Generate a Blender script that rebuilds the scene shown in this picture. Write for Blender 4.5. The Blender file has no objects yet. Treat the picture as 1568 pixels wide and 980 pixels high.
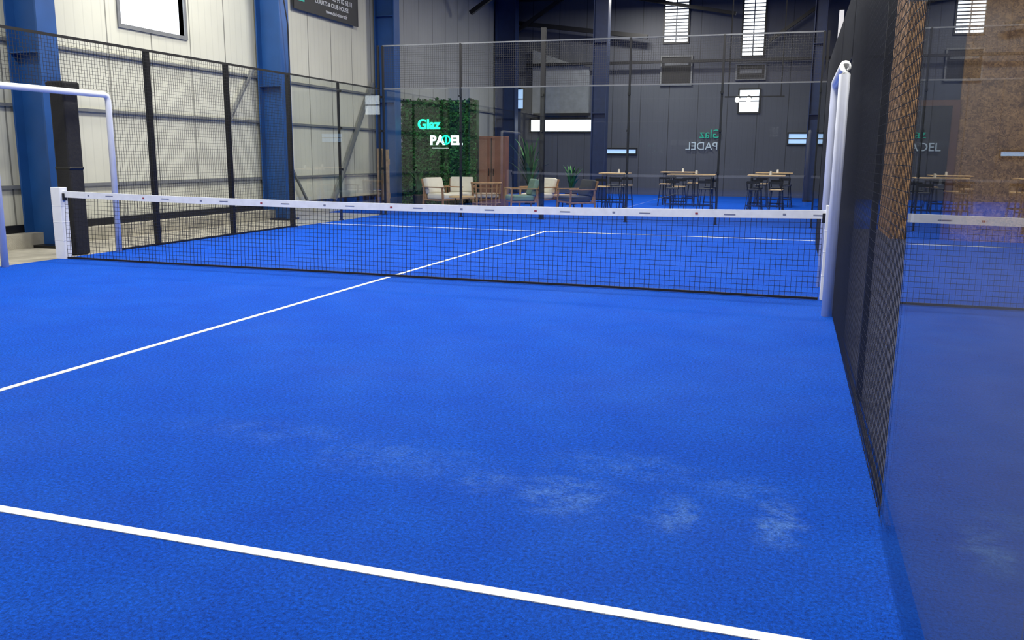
import bpy, math, random
from mathutils import Matrix, Vector, Euler
random.seed(7)
sc=bpy.context.scene
sc.view_settings.view_transform='Standard'
sc.view_settings.look='None'
sc.view_settings.exposure=0.0

# ---------------------------------------------------------------- helpers
def lin(c):
    return tuple(((v/255)/12.92 if v/255<=.04045 else ((v/255+.055)/1.055)**2.4) for v in c)
def newmat(name):
    m=bpy.data.materials.new(name); m.use_nodes=True
    return m,m.node_tree,m.node_tree.nodes['Principled BSDF']
def mat(name,rgb,rough=.6,metal=0.,emis=0.,var=.12,scale=6.,bump=0.,bscale=60.,spec=.5):
    m,nt,b=newmat(name)
    c=lin(rgb)
    tc=nt.nodes.new('ShaderNodeTexCoord'); n=nt.nodes.new('ShaderNodeTexNoise'); n.inputs['Scale'].default_value=scale
    n.inputs['Detail'].default_value=4
    nt.links.new(tc.outputs['Object'],n.inputs['Vector'])
    r=nt.nodes.new('ShaderNodeValToRGB')
    r.color_ramp.elements[0].position=.3; r.color_ramp.elements[1].position=.7
    r.color_ramp.elements[0].color=(*[v*(1-var) for v in c],1); r.color_ramp.elements[1].color=(*[min(1,v*(1+var)) for v in c],1)
    nt.links.new(n.outputs['Fac'],r.inputs['Fac']); nt.links.new(r.outputs['Color'],b.inputs['Base Color'])
    b.inputs['Roughness'].default_value=rough; b.inputs['Metallic'].default_value=metal
    b.inputs['Specular IOR Level'].default_value=spec
    if emis>0:
        b.inputs['Emission Color'].default_value=(*c,1); b.inputs['Emission Strength'].default_value=emis
    if bump>0:
        n2=nt.nodes.new('ShaderNodeTexNoise'); n2.inputs['Scale'].default_value=bscale
        nt.links.new(tc.outputs['Object'],n2.inputs['Vector'])
        bp=nt.nodes.new('ShaderNodeBump'); bp.inputs['Strength'].default_value=bump; bp.inputs['Distance'].default_value=.02
        nt.links.new(n2.outputs['Fac'],bp.inputs['Height']); nt.links.new(bp.outputs['Normal'],b.inputs['Normal'])
    return m

class MB:
    def __init__(s): s.v=[];s.f=[];s.m=[];s.mats=[];s.M=Matrix.Identity(4)
    def mi(s,m):
        if m not in s.mats: s.mats.append(m)
        return s.mats.index(m)
    def add(s,vs,fs,m):
        o=len(s.v); s.v+=[tuple(s.M@Vector(v)) for v in vs]; s.f+=[tuple(o+i for i in f) for f in fs]; s.m+=[s.mi(m)]*len(fs)
    def box(s,x0,x1,y0,y1,z0,z1,m):
        s.add([(x0,y0,z0),(x1,y0,z0),(x1,y1,z0),(x0,y1,z0),(x0,y0,z1),(x1,y0,z1),(x1,y1,z1),(x0,y1,z1)],
              [(3,2,1,0),(4,5,6,7),(0,1,5,4),(1,2,6,5),(2,3,7,6),(3,0,4,7)],m)
    def beam(s,a,b,w,m,h=None,up=(0,0,1)):
        a=Vector(a);b=Vector(b);h=h or w;d=(b-a).normalized();u=Vector(up)
        if abs(d.dot(u))>.98:u=Vector((1,0,0)) if abs(d.x)<.9 else Vector((0,1,0))
        r=d.cross(u).normalized();u=r.cross(d)
        vs=[p+r*(w/2*i)+u*(h/2*j) for p in (a,b) for i,j in ((-1,-1),(1,-1),(1,1),(-1,1))]
        s.add(vs,[(3,2,1,0),(4,5,6,7),(0,1,5,4),(1,2,6,5),(2,3,7,6),(3,0,4,7)],m)
    def tube(s,pts,r,m,n=10,cap=True):
        pts=[Vector(p) for p in pts];vs=[];fs=[]
        for i,p in enumerate(pts):
            d=((pts[min(i+1,len(pts)-1)]-pts[max(i-1,0)])).normalized()
            u=Vector((0,0,1)) if abs(d.z)<.9 else Vector((0,1,0))
            a=d.cross(u).normalized();b=a.cross(d)
            rr=r[i] if isinstance(r,(list,tuple)) else r
            for k in range(n):
                t=2*math.pi*k/n; vs.append(p+a*rr*math.cos(t)+b*rr*math.sin(t))
        for i in range(len(pts)-1):
            for k in range(n): fs.append((i*n+k,i*n+(k+1)%n,(i+1)*n+(k+1)%n,(i+1)*n+k))
        if cap: fs+=[tuple(range(n))[::-1],tuple((len(pts)-1)*n+k for k in range(n))]
        s.add(vs,fs,m)
    def obj(s,name,parent=None,bevel=0.,seg=2,smooth=False):
        me=bpy.data.meshes.new(name); me.from_pydata(s.v,[],s.f)
        for m in s.mats: me.materials.append(m)
        me.polygons.foreach_set('material_index',s.m)
        me.update()
        o=bpy.data.objects.new(name,me); sc.collection.objects.link(o)
        if parent: o.parent=parent
        if bevel>0:
            b=o.modifiers.new('Bevel','BEVEL'); b.width=bevel;b.segments=seg;b.limit_method='ANGLE'
        if smooth:
            for p in me.polygons:p.use_smooth=True
        return o
def empty(name,loc=(0,0,0),rz=0):
    e=bpy.data.objects.new(name,None); sc.collection.objects.link(e); e.location=loc; e.rotation_euler=(0,0,rz); e.empty_display_size=.2
    return e

# ---------------------------------------------------------------- materials
def turf_mat():
    m,nt,b=newmat('blue_turf'); N=nt.nodes;L=nt.links
    g=N.new('ShaderNodeNewGeometry'); sp=N.new('ShaderNodeSeparateXYZ'); L.new(g.outputs['Position'],sp.inputs[0])
    def noise(sc_,det=4,rough=.6):
        n=N.new('ShaderNodeTexNoise'); n.inputs['Scale'].default_value=sc_; n.inputs['Detail'].default_value=det; n.inputs['Roughness'].default_value=rough
        L.new(g.outputs['Position'],n.inputs['Vector']); return n
    n1=noise(2.2,6,.65); n2=noise(62,6,.95); n3=noise(7,8,.8)
    r1=N.new('ShaderNodeValToRGB'); e=r1.color_ramp.elements
    e[0].position=.3;e[0].color=(*lin((2,76,196)),1);e[1].position=.72;e[1].color=(*lin((5,86,206)),1)
    L.new(n1.outputs['Fac'],r1.inputs['Fac'])
    r2=N.new('ShaderNodeMapRange'); r2.inputs[1].default_value=.37;r2.inputs[2].default_value=.63;r2.inputs[3].default_value=.3;r2.inputs[4].default_value=1.6
    L.new(n2.outputs['Fac'],r2.inputs[0])
    mx=N.new('ShaderNodeMix');mx.data_type='RGBA';mx.blend_type='MULTIPLY';mx.inputs[0].default_value=1
    L.new(r1.outputs['Color'],mx.inputs[6]);L.new(r2.outputs[0],mx.inputs[7])
    def math_(op,a,b_=None,c=None):
        n=N.new('ShaderNodeMath');n.operation=op
        for i,x in enumerate((a,b_,c)):
            if x is None: continue
            if isinstance(x,(int,float)): n.inputs[i].default_value=x
            else: L.new(x,n.inputs[i])
        return n.outputs[0]
    tot=None
    fine=N.new('ShaderNodeMapRange');fine.inputs[1].default_value=.42;fine.inputs[2].default_value=.62
    L.new(n3.outputs['Fac'],fine.inputs[0])
    fine2=N.new('ShaderNodeMapRange');fine2.inputs[1].default_value=.4;fine2.inputs[2].default_value=.6;fine2.inputs[3].default_value=.2
    L.new(n2.outputs['Fac'],fine2.inputs[0])
    warp=noise(5,4,.7)
    ws=N.new('ShaderNodeSeparateColor');L.new(warp.outputs['Color'],ws.inputs[0])
    for (px,py,rx,ry,st) in ((4.61,-6.05,.12,.32,.55),(4.22,-6.10,.14,.24,.46),(4.42,-5.72,.25,.2,.2),(3.71,-6.03,.28,.32,.40),(3.35,-6.0,.25,.18,.24),(2.8,-5.85,.6,.3,.18),(3.9,-5.6,.5,.25,.17),(2.0,-5.7,.7,.25,.12)):
        dx=math_('DIVIDE',math_('ADD',math_('SUBTRACT',sp.outputs['X'],px),math_('MULTIPLY',math_('SUBTRACT',ws.outputs[0],.5),.3)),rx)
        dy=math_('DIVIDE',math_('ADD',math_('SUBTRACT',sp.outputs['Y'],py),math_('MULTIPLY',math_('SUBTRACT',ws.outputs[1],.5),.3)),ry)
        d=math_('SQRT',math_('ADD',math_('MULTIPLY',dx,dx),math_('MULTIPLY',dy,dy)))
        mr=N.new('ShaderNodeMapRange');mr.interpolation_type='SMOOTHSTEP';mr.inputs[1].default_value=.2;mr.inputs[2].default_value=1.15;mr.inputs[3].default_value=st;mr.inputs[4].default_value=0
        L.new(d,mr.inputs[0])
        tot=mr.outputs[0] if tot is None else math_('MAXIMUM',tot,mr.outputs[0])
    tot=math_('MULTIPLY',math_('MULTIPLY',tot,fine.outputs[0]),fine2.outputs[0])
    nb=noise(.6,5); nbr=N.new('ShaderNodeMapRange');nbr.inputs[1].default_value=.45;nbr.inputs[2].default_value=.8;nbr.inputs[4].default_value=.04
    L.new(nb.outputs['Fac'],nbr.inputs[0])
    tot=math_('MINIMUM',math_('ADD',tot,nbr.outputs[0]),1.)
    m2=N.new('ShaderNodeMix');m2.data_type='RGBA';L.new(tot,m2.inputs[0]);L.new(mx.outputs[2],m2.inputs[6]);m2.inputs[7].default_value=(*lin((140,190,240)),1)
    L.new(m2.outputs[2],b.inputs['Base Color'])
    b.inputs['Roughness'].default_value=.85;b.inputs['Specular IOR Level'].default_value=.12
    bp=N.new('ShaderNodeBump');bp.inputs['Strength'].default_value=.8;bp.inputs['Distance'].default_value=.012
    L.new(n2.outputs['Fac'],bp.inputs['Height']);L.new(bp.outputs['Normal'],b.inputs['Normal'])
    return m
def glass_mat():
    m=bpy.data.materials.new('clear_glass');m.use_nodes=True;nt=m.node_tree;N=nt.nodes;L=nt.links
    for n in list(N): N.remove(n)
    out=N.new('ShaderNodeOutputMaterial');mix=N.new('ShaderNodeMixShader');tr=N.new('ShaderNodeBsdfTransparent');gl=N.new('ShaderNodeBsdfGlossy')
    tr.inputs['Color'].default_value=(.955,.975,.97,1);gl.inputs['Roughness'].default_value=0.0
    fr=N.new('ShaderNodeFresnel');g=N.new('ShaderNodeNewGeometry');mr=N.new('ShaderNodeMapRange')
    mr.inputs[3].default_value=1.55;mr.inputs[4].default_value=1/1.55
    L.new(g.outputs['Backfacing'],mr.inputs[0]);L.new(mr.outputs[0],fr.inputs['IOR'])
    L.new(fr.outputs[0],mix.inputs[0]);L.new(tr.outputs[0],mix.inputs[1]);L.new(gl.outputs[0],mix.inputs[2]);L.new(mix.outputs[0],out.inputs[0])
    return m
def osb_mat():
    m,nt,b=newmat('osb_board');N=nt.nodes;L=nt.links
    tc=N.new('ShaderNodeTexCoord')
    n0=N.new('ShaderNodeTexNoise');n0.inputs['Scale'].default_value=9
    add=N.new('ShaderNodeVectorMath');add.operation='ADD'
    L.new(tc.outputs['Object'],add.inputs[0]);L.new(n0.outputs['Color'],add.inputs[1]);L.new(tc.outputs['Object'],n0.inputs['Vector'])
    v=N.new('ShaderNodeTexVoronoi');v.inputs['Scale'].default_value=10
    n=N.new('ShaderNodeTexNoise');n.inputs['Scale'].default_value=6;n.inputs['Detail'].default_value=7
    L.new(add.outputs[0],v.inputs['Vector']);L.new(tc.outputs['Object'],n.inputs['Vector'])
    mx=N.new('ShaderNodeMix');mx.data_type='RGBA';mx.inputs[0].default_value=.5
    L.new(v.outputs['Color'],mx.inputs[6]);L.new(n.outputs['Fac'],mx.inputs[7])
    bw=N.new('ShaderNodeRGBToBW');L.new(mx.outputs[2],bw.inputs[0])
    r=N.new('ShaderNodeValToRGB');e=r.color_ramp.elements;e[0].position=.28;e[0].color=(*lin((112,78,48)),1);e[1].position=.72;e[1].color=(*lin((204,158,106)),1)
    L.new(bw.outputs[0],r.inputs[0]);L.new(r.outputs[0],b.inputs['Base Color']);b.inputs['Roughness'].default_value=.7
    return m
def corr_mat(name,rgb,axis='Y',period=1.0):
    m,nt,b=newmat(name);N=nt.nodes;L=nt.links
    g=N.new('ShaderNodeNewGeometry');sp=N.new('ShaderNodeSeparateXYZ');L.new(g.outputs['Position'],sp.inputs[0])
    def M(op,a,b_):
        n=N.new('ShaderNodeMath');n.operation=op
        for i,x in enumerate((a,b_)):
            if isinstance(x,(int,float)):n.inputs[i].default_value=x
            else:L.new(x,n.inputs[i])
        return n.outputs[0]
    fr=M('FRACT',M('DIVIDE',M('ADD',sp.outputs[axis],100.3),period),0)
    seam=M('LESS_THAN',fr,.03/period)
    fr2=M('FRACT',M('MULTIPLY',sp.outputs[axis],5.),0)
    rib=M('LESS_THAN',fr2,.12)
    n=N.new('ShaderNodeTexNoise');n.inputs['Scale'].default_value=.8;n.inputs['Detail'].default_value=5
    L.new(g.outputs['Position'],n.inputs['Vector'])
    r=N.new('ShaderNodeValToRGB');c=lin(rgb);e=r.color_ramp.elements
    e[0].position=.3;e[0].color=(*[x*.88 for x in c],1);e[1].position=.7;e[1].color=(*c,1);L.new(n.outputs['Fac'],r.inputs[0])
    dk=M('SUBTRACT',1.,M('ADD',M('MULTIPLY',seam,.6),M('MULTIPLY',rib,.08)))
    mx=N.new('ShaderNodeMix');mx.data_type='RGBA';mx.blend_type='MULTIPLY';mx.inputs[0].default_value=1
    L.new(r.outputs[0],mx.inputs[6]);L.new(dk,mx.inputs[7]);L.new(mx.outputs[2],b.inputs['Base Color']);b.inputs['Roughness'].default_value=.55
    return m
turf=turf_mat();glass=glass_mat();osb=osb_mat()
concrete=mat('concrete',(168,164,150),.85,var=.2,scale=3,bump=.3)
concrete_r=mat('concrete_dark',(64,70,98),.7,var=.2,scale=3)
line_m=mat('white_line_turf',(232,236,230),.85,var=.06,scale=40,bump=.4,bscale=120)
white=mat('white_paint',(230,233,236),.35,var=.04)
tape_m=mat('white_tape',(226,229,230),.6,var=.06,scale=12)
black=mat('black_steel',(14,15,19),.45,var=.1)
netm=mat('black_net_cord',(10,12,22),.8)
wirem=mat('black_wire',(26,27,32),.32,spec=.8)
wirer=mat('black_wire_glint',(46,48,54),.3,spec=.9)  # black wire again, base greyed to paint in its glints
colblue=mat('blue_column_paint',(26,74,134),.45,var=.12,scale=2)
coldark=mat('dark_column_paint',(28,46,84),.5)
clad=corr_mat('pale_cladding',(206,206,190),'Y',1.1)
clad_shaded=corr_mat('pale_cladding_shaded',(146,150,150),'Y',1.1)  # pale cladding greyed: the weaker light at the far end painted in
claddark=corr_mat('dark_cladding',(80,84,94),'X',1.1)
cladmid=corr_mat('grey_cladding',(70,74,84),'Y',1.1)
panelgrey=mat('grey_panel',(128,133,136),.6)
girt=mat('girt_steel',(110,113,115),.5)
darkpad=mat('black_padding',(18,18,22),.7,bump=.3,bscale=20)
dayl=mat('daylight_pane',(235,242,250),.3,emis=2.2,var=.02)
dayb=mat('daylight_pane_blue',(170,205,245),.3,emis=.8,var=.02)
wood=mat('chair_wood',(160,122,86),.5,var=.2,scale=14)
woodp=mat('weathered_wood',(150,126,98),.8,var=.25,scale=9)
doorw=mat('brown_door_wood',(118,80,62),.5,var=.12,scale=4)
cush=mat('cream_cushion',(228,222,208),.9,var=.06,bump=.2,bscale=90)
cushg=mat('grey_cushion',(70,72,78),.9,var=.1)
cushgreen=mat('green_cushion',(120,148,134),.9,var=.1)
leafm=mat('leaf_green',(48,112,54),.6,var=.5,scale=3)
leafd=mat('leaf_dark',(24,64,32),.7,var=.5,scale=4)
tabletop=mat('table_top_wood',(206,172,124),.4,var=.12,scale=8)
neon_g=mat('neon_green',(20,225,180),.4,emis=1.6,var=.01)
neon_w=mat('neon_white',(235,250,250),.4,emis=1.3,var=.01)
dim_g=mat('sign_reflection_green',(20,150,125),.4,emis=.4,var=.01)  # glowing letter colours for the mirrored sign reflection
dim_w=mat('sign_reflection_white',(160,175,185),.4,emis=.35,var=.01)
lamp_e=mat('lamp_emitter',(255,250,240),.4,emis=9,var=.01)
bannerm=mat('banner_black',(22,26,34),.5)
teal=mat('logo_teal',(40,190,165),.5)
red=mat('logo_red',(150,60,70),.5)
navy=mat('logo_navy',(120,126,146),.5)

# ---------------------------------------------------------------- camera
f=1325.58
cam=bpy.data.cameras.new('camera');co=bpy.data.objects.new('camera',cam);sc.collection.objects.link(co)
cam.sensor_width=36;cam.lens=f/1568*36;cam.clip_start=.02;cam.clip_end=200
yaw,pit,rol=.30967,.18691,.00853
F=Vector((-math.sin(yaw)*math.cos(pit),math.cos(yaw)*math.cos(pit),-math.sin(pit)));R=Vector((math.cos(yaw),math.sin(yaw),0));U=R.cross(F)
R2=R*math.cos(rol)+U*math.sin(rol);U2=-R*math.sin(rol)+U*math.cos(rol)
Mx=Matrix((R2,U2,-F)).transposed().to_4x4();Mx.translation=Vector((4.58515,-9.51236,1.44881));co.matrix_world=Mx
sc.camera=co

# ---------------------------------------------------------------- room shell
XL,XR,YB,YF,ZC=-6.8,13.0,-13.0,25.0,8.4
b=MB();b.box(-5.06,5.06,YB,YF,-.1,0,turf);b.box(5.06,XR,10.3,YF,-.1,0,turf);b.obj('floor')
b=MB();b.box(XL,-5.06,YB,10.2,-.1,.0,concrete);b.box(XL,-5.06,10.2,YF,-.1,0,turf);b.box(5.06,XR,YB,10.3,-.1,0,concrete_r);b.obj('floor_concrete_walkway')
wy0,wy1,wz0,wz1=3.45,5.15,3.67,5.1
b=MB()
b.box(XL-.2,XL,YB,wy0,0,ZC,clad);b.box(XL-.2,XL,wy1,13.3,0,ZC,clad);b.box(XL-.2,XL,13.3,YF,0,ZC,clad_shaded);b.box(XL-.2,XL,wy0,wy1,0,wz0,clad);b.box(XL-.2,XL,wy0,wy1,wz1,ZC,clad)
b.obj('wall_left')
b=MB();b.box(XL-.2,XR+.2,YF,YF+.2,0,ZC,claddark);b.obj('wall_far')
b=MB();b.box(XR,XR+.2,YB,YF,0,ZC,cladmid);b.obj('wall_right')
b=MB();b.box(XL-.2,XR+.2,YB-.2,YB,0,ZC,claddark);b.obj('wall_back')
b=MB();b.box(XL-.2,XR+.2,YB-.2,YF+.2,ZC,ZC+.15,claddark);b.obj('ceiling')
b=MB();b.box(XL,XL+.28,YB,10,0,.22,concrete);b.obj('trim_kerb')
b=MB();b.box(XL,XL+.06,YB,YF,.22,.34,black);b.obj('baseboard_left')
b=MB()
for z in (.92,2.15,3.1): b.box(XL,XL+.06,YB,YF,z-.025,z+.025,girt)
b.beam((XL+.09,2.1,.95),(XL+.09,1.6,2.15),.05,girt)
b.beam((XL+.09,7.3,3.3),(XL+.09,6.3,2.1),.05,girt)
b.beam((XL+.1,10.6,.3),(XL+.1,12.9,3.4),.08,girt)
b.beam((XL+.1,8.0,1.9),(XL+.1,9.3,.3),.05,girt)
b.obj('trim_girts')
b=MB();b.box(XL-.12,XL-.10,wy0,wy1,wz0,wz1,dayl)
for (a,c,d,e) in ((wy0-.07,wy0,wz0-.07,wz1+.07),(wy1,wy1+.07,wz0-.07,wz1+.07),(wy0,wy1,wz0-.07,wz0),(wy0,wy1,wz1,wz1+.07)):
    b.box(XL-.12,XL+.03,a,c,d,e,girt)
b.obj('window_1')
def louvre(n,x0,x1,z0,z1,y=YF,slats=9,pane=dayl):
    b=MB();b.box(x0,x1,y-.03,y-.005,z0,z1,pane)
    for (a,c,d,e) in ((x0-.06,x0,z0-.06,z1+.06),(x1,x1+.06,z0-.06,z1+.06),(x0,x1,z0-.06,z0),(x0,x1,z1,z1+.06)):
        b.box(a,c,y-.07,y,d,e,black)
    for i in range(1,slats):
        z=z0+(z1-z0)*i/slats;b.box(x0,x1,y-.06,y-.03,z-.02,z+.02,girt)
    if slats>5: b.box((x0+x1)/2-.02,(x0+x1)/2+.02,y-.065,y-.03,z0,z1,girt)
    b.obj('window_%d'%n)
louvre(2,-.45,.42,5.75,7.3,slats=13)
louvre(3,2.45,3.2,5.2,7.3,slats=16)
louvre(4,2.45,3.15,3.15,3.95,slats=2)
louvre(5,-5.7,-2.95,2.45,2.9,slats=1)  # reflected bright band, stood in for by a glowing pane
louvre(6,4.3,5.3,2.0,2.35,slats=2,pane=dayb)  # bright bar, built as an emissive blue pane
louvre(7,-6.6,-6.05,3.35,4.1,slats=2,pane=dayb)
louvre(8,-2.7,-1.4,1.6,1.75,slats=1,pane=dayb)  # small far lights, drawn as one glowing pane
b=MB();y=YF-.25
b.add([(-5.6,y,3.1),(-3.3,y,3.1),(-3.3,y,4.9),(-4.2,y,5.1),(-5.6,y,5.6),(-5.6,y+.2,3.1),(-3.3,y+.2,3.1),(-3.3,y+.2,4.9),(-4.2,y+.2,5.1),(-5.6,y+.2,5.6)],
 [(0,1,2,3,4),(9,8,7,6,5),(0,5,6,1),(1,6,7,2),(2,7,8,3),(3,8,9,4),(4,9,5,0)],panelgrey)
b.box(-5.55,-3.2,y-.04,y,3.05,3.15,black);b.obj('stair_flank_panel')
for i,(x0,x1,z0,z1) in enumerate(((-.5,.6,4.2,5.2),(2.3,3.3,4.35,4.85))):
    b=MB()
    for (a,c,d,e) in ((x0-.05,x0,z0-.05,z1+.05),(x1,x1+.05,z0-.05,z1+.05),(x0,x1,z0-.05,z0),(x0,x1,z1,z1+.05)): b.box(a,c,YF-.09,YF-.01,d,e,girt)
    b.box(x0,x1,YF-.05,YF-.02,z0,z1,black);b.box(x0+.1,x1-.1,YF-.06,YF-.05,z1-.3,z1-.15,girt)
    b.obj('display_board' if i==0 else 'display_board.001')

def hcol(name,x0,x1,y0,y1,z1,m,plate=True):
    b=MB();ym=(y0+y1)/2
    b.box(x1-.03,x1,y0,y1,0,z1,m);b.box(x0,x0+.03,y0,y1,0,z1,m);b.box(x0+.03,x1-.03,ym-.02,ym+.02,0,z1,m)
    b.box(x0,x1+.06,y0-.05,y1+.05,0,.04,black)
    for z in (2.9,5.2): b.box(x0+.03,x1-.03,y0+.01,y1-.01,z,z+.02,m)
    return b.obj(name)
for i,y in enumerate((-11,-4.9,.98,7.42,13.1)):
    hcol('steel_column' if i==0 else 'steel_column.%03d'%i,XL+.08,XL+.68,y,y+.36,ZC,colblue)
hcol('steel_column.005',XL+.08,XL+.9,23.4,23.8,ZC,coldark)
hcol('steel_column.006',-2.1,-1.6,20.0,20.4,ZC,coldark)
hcol('steel_column.007',4.9,5.3,22.0,22.4,ZC,coldark)
b=MB()
b.tube([(XL+.72,7.5,8),(XL+.73,7.48,6),(XL+.76,7.42,5),(XL+.8,7.55,4.2),(XL+.76,7.62,3.4),(XL+.72,7.6,2.6)],.014,black,8);b.obj('cable')
for i,y in enumerate((-4.5,1.4,7.6,13.3,19.3,24.2)):
    b=MB();b.box(XL+.1,XR,y-.12,y+.12,7.35,7.75,black)
    b.beam((XL+.6,y,6.2),(XL+2.6,y,7.45),.14,black)
    for k in range(8):
        xa=XL+1+k*2.3;b.beam((xa,y,7.7),(xa+1.15,y,8.35),.06,black);b.beam((xa+1.15,y,8.35),(xa+2.3,y,7.7),.06,black)
    b.obj('roof_truss' if i==0 else 'roof_truss.%03d'%i)
b=MB()
b.beam((XL+.5,24.4,6.6),(-1,24.4,5.9),.16,black);b.beam((-1.5,24.3,7.3),(2.2,24.3,6.6),.12,black);b.beam((XL+1,24.6,5.0),(XR,24.6,5.0),.1,black)
b.beam((3.4,24.3,5.6),(5.8,24.3,7.3),.12,black)
b.obj('wall_bracing')

b=MB();b.box(XL+.09,XL+.12,8.95,12.1,4.78,6.2,bannerm);b.obj('advertising_banner')
ban=bpy.data.objects['advertising_banner']
def text(s,name,size,mat_,loc,rot,parent=None,ext=.01,mirror=False,bold=0.0):
    c=bpy.data.curves.new(name,'FONT');c.body=s;c.size=size;c.extrude=ext;c.offset=bold;c.align_x='LEFT'
    c.materials.append(mat_);o=bpy.data.objects.new(name,c);sc.collection.objects.link(o);o.location=loc;o.rotation_euler=rot
    if mirror:o.scale=(-1,1,1)
    if parent:o.parent=parent
    return o
rt=(math.pi/2,0,math.pi/2)
text('SAINT-MALO - 02 99 82 62 11','banner_text_1',.17,white,(XL+.125,9.6,5.22),rt,ban,.002)
text('COURTS & CLUB HOUSE','banner_text_2',.15,white,(XL+.125,9.9,5.05),rt,ban,.002)
text('www.club-courts.fr','banner_text_3',.14,white,(XL+.125,10.4,4.88),rt,ban,.002)
b=MB();b.box(XL+.12,XL+.13,8.98,9.4,4.98,5.9,teal);b.obj('banner_logo',ban)

# ---------------------------------------------------------------- court lines
b=MB()
def ln(x0,x1,y0,y1): b.box(x0,x1,y0,y1,0.0005,.004,line_m)
ln(-4.99,4.99,-6.975,-6.925);ln(-4.99,4.99,6.925,6.975)
ln(-.025,.025,-6.925,-.09);ln(-.025,.025,.02,6.925)
b.obj('court_lines')

# ---------------------------------------------------------------- net
net=empty('tennis_net')
def ztop(x): return .93-.05*(1-(x/4.92)**2)
b=MB()
step=.055;r=.0019
n=int(9.8/step)
def yy(x,z): return -.05*math.sin(max(0,min(1,(1-z/.85)))*math.pi/2)-.015*math.sin(x*1.7)*(1-z/.9)
for i in range(n+1):
    x=-4.9+9.8*i/n; zt=ztop(x)-.07; K=5
    for k in range(K):
        za=.02+(zt-.02)*k/K;zb=.02+(zt-.02)*(k+1)/K
        b.beam((x,yy(x,za),za),(x,yy(x,zb),zb),2*r,netm)
rows=15
for j in range(rows):
    for i in range(0,40):
        xa=-4.9+9.8*i/40;xb=-4.9+9.8*(i+1)/40
        za=.02+(ztop(xa)-.09)*j/rows;zb=.02+(ztop(xb)-.09)*j/rows
        w=2*r if j else .024
        b.beam((xa,yy(xa,za),za),(xb,yy(xb,zb),zb),w,netm)
b.obj('net_mesh',net)
b=MB()
for i in range(60):
    xa=-4.93+9.86*i/60;xb=-4.93+9.86*(i+1)/60
    za=ztop(xa);zb=ztop(xb);t=.014
    b.add([(xa,-t,za-.085),(xb,-t,zb-.085),(xb,t,zb-.085),(xa,t,za-.085),(xa,-t,za),(xb,-t,zb),(xb,t,zb),(xa,t,za)],
          [(3,2,1,0),(4,5,6,7),(0,1,5,4),(2,3,7,6)],tape_m)
for i in range(11):
    x=-4.5+i*.9;z=ztop(x)-.055
    b.box(x,x+.03,-.0165,-.0143,z,z+.02,red if i%2 else navy);b.box(x+.3,x+.42,-.0165,-.0143,z+.004,z+.016,navy)
b.obj('tape',net)
for i,s in enumerate((-1,1)):
    b=MB();x=s*5.0
    b.box(x-.08,x+.08,-.065,.065,0,.98,white)
    for z in (.25,.5,.72): b.box(x-.082,x+.082,-.067,.067,z,z+.012,tape_m)
    b.box(x-.02-s*.09,x+.02-s*.09,-.03,.03,.8,.9,black)
    b.obj('net_post_%d'%i,net,bevel=.02,seg=3)

# ---------------------------------------------------------------- enclosure
def grid(b,axis,c,a0,a1,z0,z1,step=.05,r=.0019,m=wirem):
    n=max(1,round((a1-a0)/step))
    def P(a,z,off=0): return (a,c+off,z) if axis=='x' else (c+off,a,z)
    for i in range(n+1):
        a=a0+(a1-a0)*i/n;b.beam(P(a,z0),P(a,z1),2*r,m)
    k=max(1,round((z1-z0)/step))
    for j in range(k+1):
        z=z0+(z1-z0)*j/k;b.beam(P(a0,z,2*r),P(a1,z,2*r),2*r,m)
def post(b,x,y,z1,w=.08,m=black,foot=True):
    b.box(x-w/2,x+w/2,y-w/2,y+w/2,0,z1,m)
    if foot: b.box(x-w*.9,x+w*.9,y-w*.9,y+w*.9,0,.015,m)
for side,s in (('left',-1),('right',1)):
    fe=empty('mesh_fence' if s<0 else 'mesh_fence.001')
    xc=s*5.02;xo=s*5.05
    b=MB()
    rr=.0019 if s<0 else .0014
    wm=wirem if s<0 else wirer
    if s>0: xc=5.004;xo=5.03
    grid(b,'y',xc,-5.99,-1.06,.02,2.98,.05,rr,wm);grid(b,'y',xc,1.06,5.98,.02,2.98,.05,rr,wm);grid(b,'y',xc,-1.06,1.06,2.34,2.98,.05,rr,wm)
    b.obj('mesh_panels',fe)
    b=MB();W=.075 if s<0 else .035
    for y in (-6,-4,-2,-1.1,1.1,2,4,6):
        if s<0 and abs(y)<1.5: continue
        if s>0 and y==-6: continue
        post(b,xo+s*W/2,y,3.02,W,foot=(s<0))
    b.box(xo-.015,xo+.015,-6,6,2.985,3.02,black)
    for a0,a1 in ((-6,-1.06),(1.06,6)):
        b.box(xo-.01,xo+.01,a0,a1,0.0,.03,black)
    b.obj('fence_frame',fe)
    d=empty('door_frame' if s<0 else 'door_frame.001')
    b=MB();
    xg=s*4.96;h=2.27;w=.044 if s<0 else .05
    b.tube([(xg,-1.0,0),(xg,-1.0,h-.08),(xg,-.98,h-.02),(xg,-.92,h),(xg,.92,h),(xg,.98,h-.02),(xg,1.0,h-.08),(xg,1.0,0)],w,white,12)
    b.obj('tube_frame',d,smooth=True)
def glasspanel(par,name,axis,c,a0,a1,z0,z1):
    b=MB();t=.005
    if axis=='x': x0,x1,y0,y1=a0+.004,a1-.004,c-t,c+t
    else: x0,x1,y0,y1=c-t,c+t,a0+.004,a1-.004
    # sheet stands in its floor channel: no exposed bottom face
    b.add([(x0,y0,z0),(x1,y0,z0),(x1,y1,z0),(x0,y1,z0),(x0,y0,z1),(x1,y0,z1),(x1,y1,z1),(x0,y1,z1)],
          [(4,5,6,7),(0,1,5,4),(1,2,6,5),(2,3,7,6),(3,0,4,7)],glass)
    return b.obj(name,par)
k=0
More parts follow.
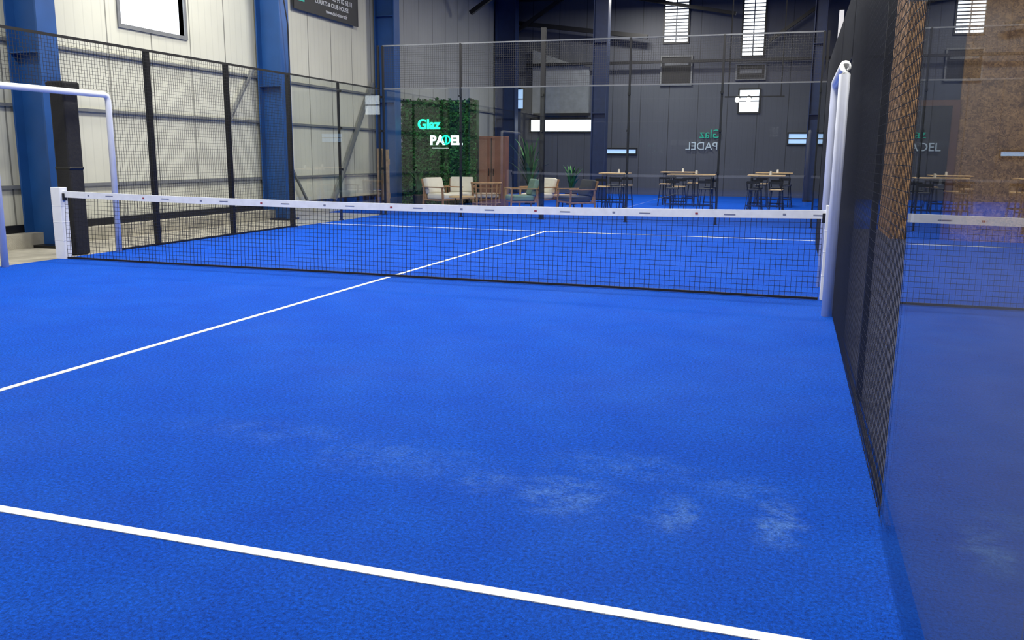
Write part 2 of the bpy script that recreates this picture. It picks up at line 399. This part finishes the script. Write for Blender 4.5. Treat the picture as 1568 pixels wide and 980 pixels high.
for nm,axis,c,rng,out in (('back','x',10.0,(-5,-3,-1,1,3,5),1),('near','x',-10.0,(-5,-3,-1,1,3,5),-1),
                     ('lf','y',-5.0,(6,8,10),-1),('rf','y',5.0,(6,8,10),1),('ln','y',-5.0,(-10,-8,-6),-1),('rn','y',5.0,(-10,-8,-6),1)):
    g=empty('glass_wall' if k==0 else 'glass_wall.%03d'%k);k+=1
    for i in range(len(rng)-1): glasspanel(g,'pane_%d'%i,axis,c,rng[i],rng[i+1],.0,3.0)
    b=MB();co_=c+out*.08
    for a in rng:
        if nm in('rn','rf','lf','ln') and abs(a)==6: continue
        w=.045
        if nm=='back' and a==-1: w=.1
        if axis=='x':
            post(b,a,co_+(0 if w<.09 else .04),4.3 if w>.09 else 4.02,w)
            for z in (.3,1.1,2.0,2.8): b.box(a-.03,a+.03,min(c+out*.012,co_),max(c+out*.012,co_),z,z+.05,black)
        else:
            post(b,co_,a,4.02 if abs(a)==10 else 3.0,w)
            for z in (.3,1.1,2.0,2.8): b.box(min(c+out*.012,co_),max(c+out*.012,co_),a-.03,a+.03,z,z+.05,black)
    if axis=='x':
        grid(b,'x',co_,-5,5,3.03,4.0,.05,.0022,wirem)
        b.box(-5,5,co_-.015,co_+.015,4.0,4.03,girt);b.box(-5,5,co_-.015,co_+.015,3.0,3.03,girt)
    else:
        b.box(co_-.015,co_+.015,min(rng),max(rng),3.0,3.03,black)
    b.obj('steel_frame',g)
b=MB();post(b,5.3,10.3,4.45,.09,white);b.obj('corner_mast')
b=MB()
b.box(-5.36,-5.1,.33,.59,0,2.3,darkpad);b.box(-5.39,-5.08,.30,.62,2.3,2.42,darkpad);b.box(-5.37,-5.09,.32,.60,1.2,1.26,black)
b.obj('padded_post',bevel=.03)
b=MB();b.box(-6.12,-5.98,11.9,12.05,0,1.62,woodp);b.box(-5.96,-5.82,11.9,12.05,0,1.6,woodp);b.box(-6.12,-5.82,12.05,12.08,.3,.45,woodp);b.box(-6.12,-5.82,12.05,12.08,1.2,1.35,woodp)
b.obj('timber_post',bevel=.01)

# ---------------------------------------------------------------- lounge
def leaf_patch(b,n,fn,size,m,m2):
    for i in range(n):
        p,nrm=fn();p=Vector(p)
        a=Vector((random.gauss(0,1),random.gauss(0,1),random.gauss(0,1))).normalized()
        u=nrm.cross(a).normalized();w=(nrm+a*.8).normalized().cross(u);s=size*random.uniform(.6,1.3)
        b.add([p-u*s*.1,p+w*s*.5+u*s*.35,p+w*s+nrm*s*.3,p+w*s*.5-u*s*.35],[(0,1,2,3)],m if random.random()<.55 else m2)
b=MB();b.box(-6.35,-4.06,14.05,14.25,0,3.0,leafd)
leaf_patch(b,7500,lambda:((random.uniform(-6.35,-4.06),14.05-random.random()*.05,random.uniform(0.03,3.0)),Vector((0,-1,0))),.1,leafm,leafd)
b.obj('hedge_wall')
sign=empty('neon_sign',(0,13.9,0))
r90=(math.pi/2,0,0)
text('Glaz','text_glaz',.38,neon_g,(-5.8,0,2.2),r90,sign,.015,bold=.012)
text('P','text_p',.36,neon_w,(-5.42,0,1.76),r90,sign,.015,bold=.014)
text('A','text_a',.36,neon_w,(-5.22,0,1.76),r90,sign,.015,bold=.014)
text('EL','text_el',.36,neon_w,(-4.79,0,1.76),r90,sign,.015,bold=.014)
b=MB()
ring=[(-4.93+.12*math.cos(t),0,1.89+.12*math.sin(t)) for t in [i*math.pi/10 for i in range(21)]]
b.tube(ring,.022,neon_g,6,cap=False)
b.tube([(-4.93,0,1.89-.09),(-4.93,0,1.89+.09)],.03,neon_g,6);b.tube([(-5.35,0,1.66),(-4.85,0,1.66)],.012,neon_w,6)
b.obj('ball_logo',sign)
s2=empty('sign_reflection',(0,YF-.08,0))  # stands in for a sign's reflection in the glass: mirrored glowing letters
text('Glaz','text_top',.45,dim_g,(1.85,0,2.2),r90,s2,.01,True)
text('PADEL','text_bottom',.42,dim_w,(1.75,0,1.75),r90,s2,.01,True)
b=MB();b.box(-3.98,-3.2,14.05,14.4,0,2.0,doorw);b.box(-3.62,-3.6,14.03,14.05,.05,1.95,black);b.box(-3.68,-3.66,14.0,14.03,.9,1.1,black);b.box(-3.55,-3.53,14.0,14.03,.9,1.1,black)
b.obj('wooden_cabinet',bevel=.01)

def armchair(name,loc,rz,cm,fr=wood):
    e=empty(name,(*loc,0),rz)
    b=MB()
    for x in (-.38,.38):
        b.beam((x,-.36,0),(x,-.33,.6),.045,fr);b.beam((x,.38,0),(x,.34,.62),.045,fr)
        b.beam((x,-.38,.61),(x,.4,.61),.07,fr,.03)
        b.beam((x,-.34,.27),(x,.36,.27),.04,fr)
        b.beam((x*.9,.3,.27),(x*.9,.46,.82),.04,fr)
    b.beam((-.38,-.33,.28),(.38,-.33,.28),.045,fr);b.beam((-.38,.33,.28),(.38,.33,.28),.045,fr)
    b.beam((-.36,.455,.8),(.36,.455,.8),.05,fr)
    for i in range(6): b.beam((-.28+i*.112,.32,.3),(-.28+i*.112,.45,.8),.02,fr)
    b.obj('frame',e,bevel=.006)
    b=MB();b.box(-.34,.34,-.36,.28,.29,.44,cm);b.obj('seat_cushion',e,bevel=.045,seg=4,smooth=True)
    b=MB();b.M=Matrix.Translation((0,.3,.42))@Matrix.Rotation(-.28,4,'X');b.box(-.33,.33,-.11,.04,0,.44,cm);b.obj('back_cushion',e,bevel=.045,seg=4,smooth=True)
    return e
def wicker(name,loc,rz):
    e=empty(name,(*loc,0),rz);b=MB()
    for i in range(9): 
        a=math.pi*i/8; x=.4*math.cos(a);y=.34*math.sin(a)
        b.beam((x*.9,y*.9,.1),(x,y,.72),.035,wood)
    pts=[(.4*math.cos(math.pi*i/16),.34*math.sin(math.pi*i/16),.73) for i in range(17)]
    b.tube(pts,.03,wood,8)
    for z in (.2,.45,.6): b.tube([(p[0]*.97,p[1]*.97,z) for p in pts],.012,wood,6)
    for x,y in((-.36,-.2),(.36,-.2),(-.25,.25),(.25,.25)): b.beam((x,y,0),(x,y,.35),.04,wood)
    b.box(-.38,.38,-.25,.1,.3,.34,wood);b.obj('frame',e)
    b=MB();b.box(-.33,.33,-.27,.2,.34,.46,cush);b.obj('seat_cushion',e,bevel=.04,seg=3,smooth=True)
armchair('lounge_armchair',(-4.5,12.6),math.radians(70),cush)
armchair('lounge_armchair.001',(-4.35,13.55),math.radians(15),cush)
wicker('wicker_chair',(-3.35,12.9),math.radians(200))
armchair('lounge_armchair.002',(-2.3,12.7),math.radians(-60),cushgreen)
armchair('lounge_armchair.003',(-2.2,14.0),math.radians(-30),cush)
armchair('lounge_armchair.004',(-.85,12.9),math.radians(-50),cushg,wood)
def coffee(name,loc):
    e=empty(name,(*loc,0));b=MB()
    b.tube([(0,0,.38),(0,0,.42)],.33,tabletop,28)
    for a in range(3):
        t=a*2.094;b.beam((.28*math.cos(t),.28*math.sin(t),0),(.2*math.cos(t),.2*math.sin(t),.38),.03,black)
    b.obj('table',e)
coffee('coffee_table',(-3.6,11.7));coffee('coffee_table.001',(-1.4,13.9))
def bartable(name,loc,w,d=.7):
    e=empty(name,(*loc,0));b=MB()
    b.box(-w/2,w/2,-d/2,d/2,.99,1.02,tabletop);b.obj('table_top',e,bevel=.008)
    b=MB()
    for x in (-w/2+.1,w/2-.1):
        for y in (-d/2+.08,d/2-.08): b.beam((x,y,0),(x,y,.99),.03,black)
        b.beam((x,-d/2+.08,.2),(x,d/2-.08,.2),.025,black)
    b.beam((-w/2+.1,0,.2),(w/2-.1,0,.2),.025,black);b.beam((-w/2+.1,-d/2+.08,.96),(w/2-.1,-d/2+.08,.96),.025,black)
    b.obj('table_frame',e)
    b=MB();b.tube([(0.1,0,1.02),(.1,0,1.12)],[.035,.03],white,10);b.obj('candle_holder',e)
def stool(name,loc,rz,sm):
    e=empty(name,(*loc,0),rz);b=MB()
    for x in(-1,1):
        for y in(-1,1): b.beam((x*.19,y*.19,0),(x*.13,y*.13,.64),.017,black)
        b.beam((x*.14,.15,.64),(x*.16,.2,.86),.015,black)
    for a,c in(((-.175,-.175),(.175,-.175)),((.175,-.175),(.175,.175)),((.175,.175),(-.175,.175)),((-.175,.175),(-.175,-.175))):
        b.beam((*a,.25),(*c,.25),.014,black)
    b.beam((-.16,.2,.84),(.16,.2,.84),.018,black,.07);b.obj('stool_frame',e)
    b=MB();b.box(-.17,.17,-.16,.16,.64,.675,sm);b.obj('seat',e,bevel=.012)
tb=[((-.15,14.6),.8),((2.0,14.3),1.25),((3.9,14.5),.95),((1.2,18),1.1),((4.0,18.6),1.1)]
si=0
for i,(l,w) in enumerate(tb):
    bartable('bar_table' if i==0 else 'bar_table.%03d'%i,l,w)
    for dx,dy,rz in ((-w/2+.2,-.68,math.pi),(w/2-.2,-.68,math.pi),(-w/2+.2,.68,0),(w/2-.2,.68,0)):
        stool('bar_stool' if si==0 else 'bar_stool.%03d'%si,(l[0]+dx,l[1]+dy),rz+random.uniform(-.15,.15),tabletop if si%3==0 else cushg);si+=1
def plant(name,loc,h,n=36,spread=.5):
    e=empty(name,(*loc,0));b=MB()
    b.tube([(0,0,0),(0,0,.35)],[.15,.2],darkpad,16);b.tube([(0,0,.33),(0,0,.36)],.18,doorw,12);b.obj('pot',e)
    b=MB()
    for i in range(n):
        a=random.uniform(0,6.28);L_=h*random.uniform(.55,1);o=random.uniform(.1,spread);wd=random.uniform(.03,.06)
        ca,sa=math.cos(a),math.sin(a);side=Vector((-sa,ca,0));prev=None
        for k in range(7):
            t=k/6;p=Vector((ca*o*t**1.6,sa*o*t**1.6,.3+(L_-.3)*(t-.25*t**3)));w=wd*math.sin(math.pi*min(.98,t*.9+.08))
            cur=(p-side*w,p+side*w)
            if prev: b.add([prev[0],prev[1],cur[1],cur[0]],[(0,1,2,3)],leafm if i%3 else leafd)
            prev=cur
    b.obj('leaves',e)
plant('potted_plant',(-5.45,13.2),1.35,30,.4)
plant('potted_palm',(-3.1,16.2),2.7,44,.8)
plant('potted_plant.001',(-1.9,16.6),1.5,30,.4)
# ---------------------------------------------------------------- OSB building at right
OY=8.0
b=MB();b.box(7.32,XR,OY,OY+.2,0,6.5,osb);b.box(6.35,6.62,OY,OY+.2,0,4.2,osb);b.box(6.35,7.32,OY,OY+.2,4.2,6.5,claddark)
b.box(6.35,XR,OY+.2,OY+2.3,6.3,6.5,osb);b.box(6.35,6.45,OY+.2,OY+2.3,0,6.3,osb)
b.obj('wall_osb')
b=MB();b.box(7.2,7.32,OY-.03,OY+.1,0,2.4,doorw);b.box(6.62,7.32,OY-.03,OY+.1,2.4,2.5,doorw);b.box(6.66,7.2,OY+.05,OY+.1,0,2.4,black)
b.box(7.1,7.14,OY,OY+.05,1.0,1.12,girt);b.obj('door_1')
b=MB();b.box(6.62,7.32,OY+.1,OY+.15,2.5,4.2,coldark);b.obj('trim_panel')

# ---------------------------------------------------------------- lights
def area(name,loc,sx,sy,power,color=(1,.97,.90),rot=(0,0,0)):
    e=empty(name,loc,0);b=MB()
    b.box(-sx/2-.04,sx/2+.04,-sy/2-.04,sy/2+.04,.03,.12,black);b.box(-sx/2,sx/2,-sy/2,sy/2,.018,.03,lamp_e);b.beam((0,0,.12),(0,0,7.35-loc[2]+.3),.03,black)
    b.obj('housing',e)
    l=bpy.data.lights.new(name,'AREA');l.shape='RECTANGLE';l.size=sx;l.size_y=sy;l.energy=power;l.color=color
    o=bpy.data.objects.new('light',l);sc.collection.objects.link(o);o.parent=e;o.rotation_euler=rot
i=0
for y in (-8,-2.7,2.7,8):
    for x in (-3.2,3.2):
        area('ceiling_lamp' if i==0 else 'ceiling_lamp.%03d'%i,(x,y,6.6),1.4,.7,{-8:290,-2.7:310,2.7:300,8:210}[y]);i+=1
area('ceiling_lamp.008',(-5.6,4.5,6.9),.8,2.0,130)  # added fill to brighten the left wall, no known fitting
area('ceiling_lamp.009',(-1.0,15.5,7.1),1.4,.7,330,(1,.95,.88))  # added fill to lift the lounge and back hall, no known fitting
area('ceiling_lamp.010',(3.5,17.5,7.1),1.4,.7,330,(1,.95,.88))  # second added fill for the back hall
area('ceiling_lamp.011',(-1.0,21.8,7.1),1.4,.7,300)  # added fill that lightens the far wall
area('ceiling_lamp.012',(9.5,4,6.6),1.2,.7,150)
b=MB()  # reflected lamp spots, built as glowing tubes on an added rail
b.box(2.6,4.2,15.95,16.05,3.1,3.14,black);b.beam((2.7,16,3.1),(2.7,16,7.4),.03,black);b.beam((4.1,16,3.1),(4.1,16,7.4),.03,black)
for x in (2.95,3.25): b.tube([(x,15.9,3.02),(x,15.97,3.06)],.06,lamp_e,12);b.tube([(x,15.97,3.06),(x,16.1,3.1)],.07,black,12)
b.obj('lamp_reflection_spots')
w=bpy.data.worlds.new('world');sc.world=w;w.use_nodes=True
w.node_tree.nodes['Background'].inputs[0].default_value=(.5,.6,.8,1);w.node_tree.nodes['Background'].inputs[1].default_value=.3
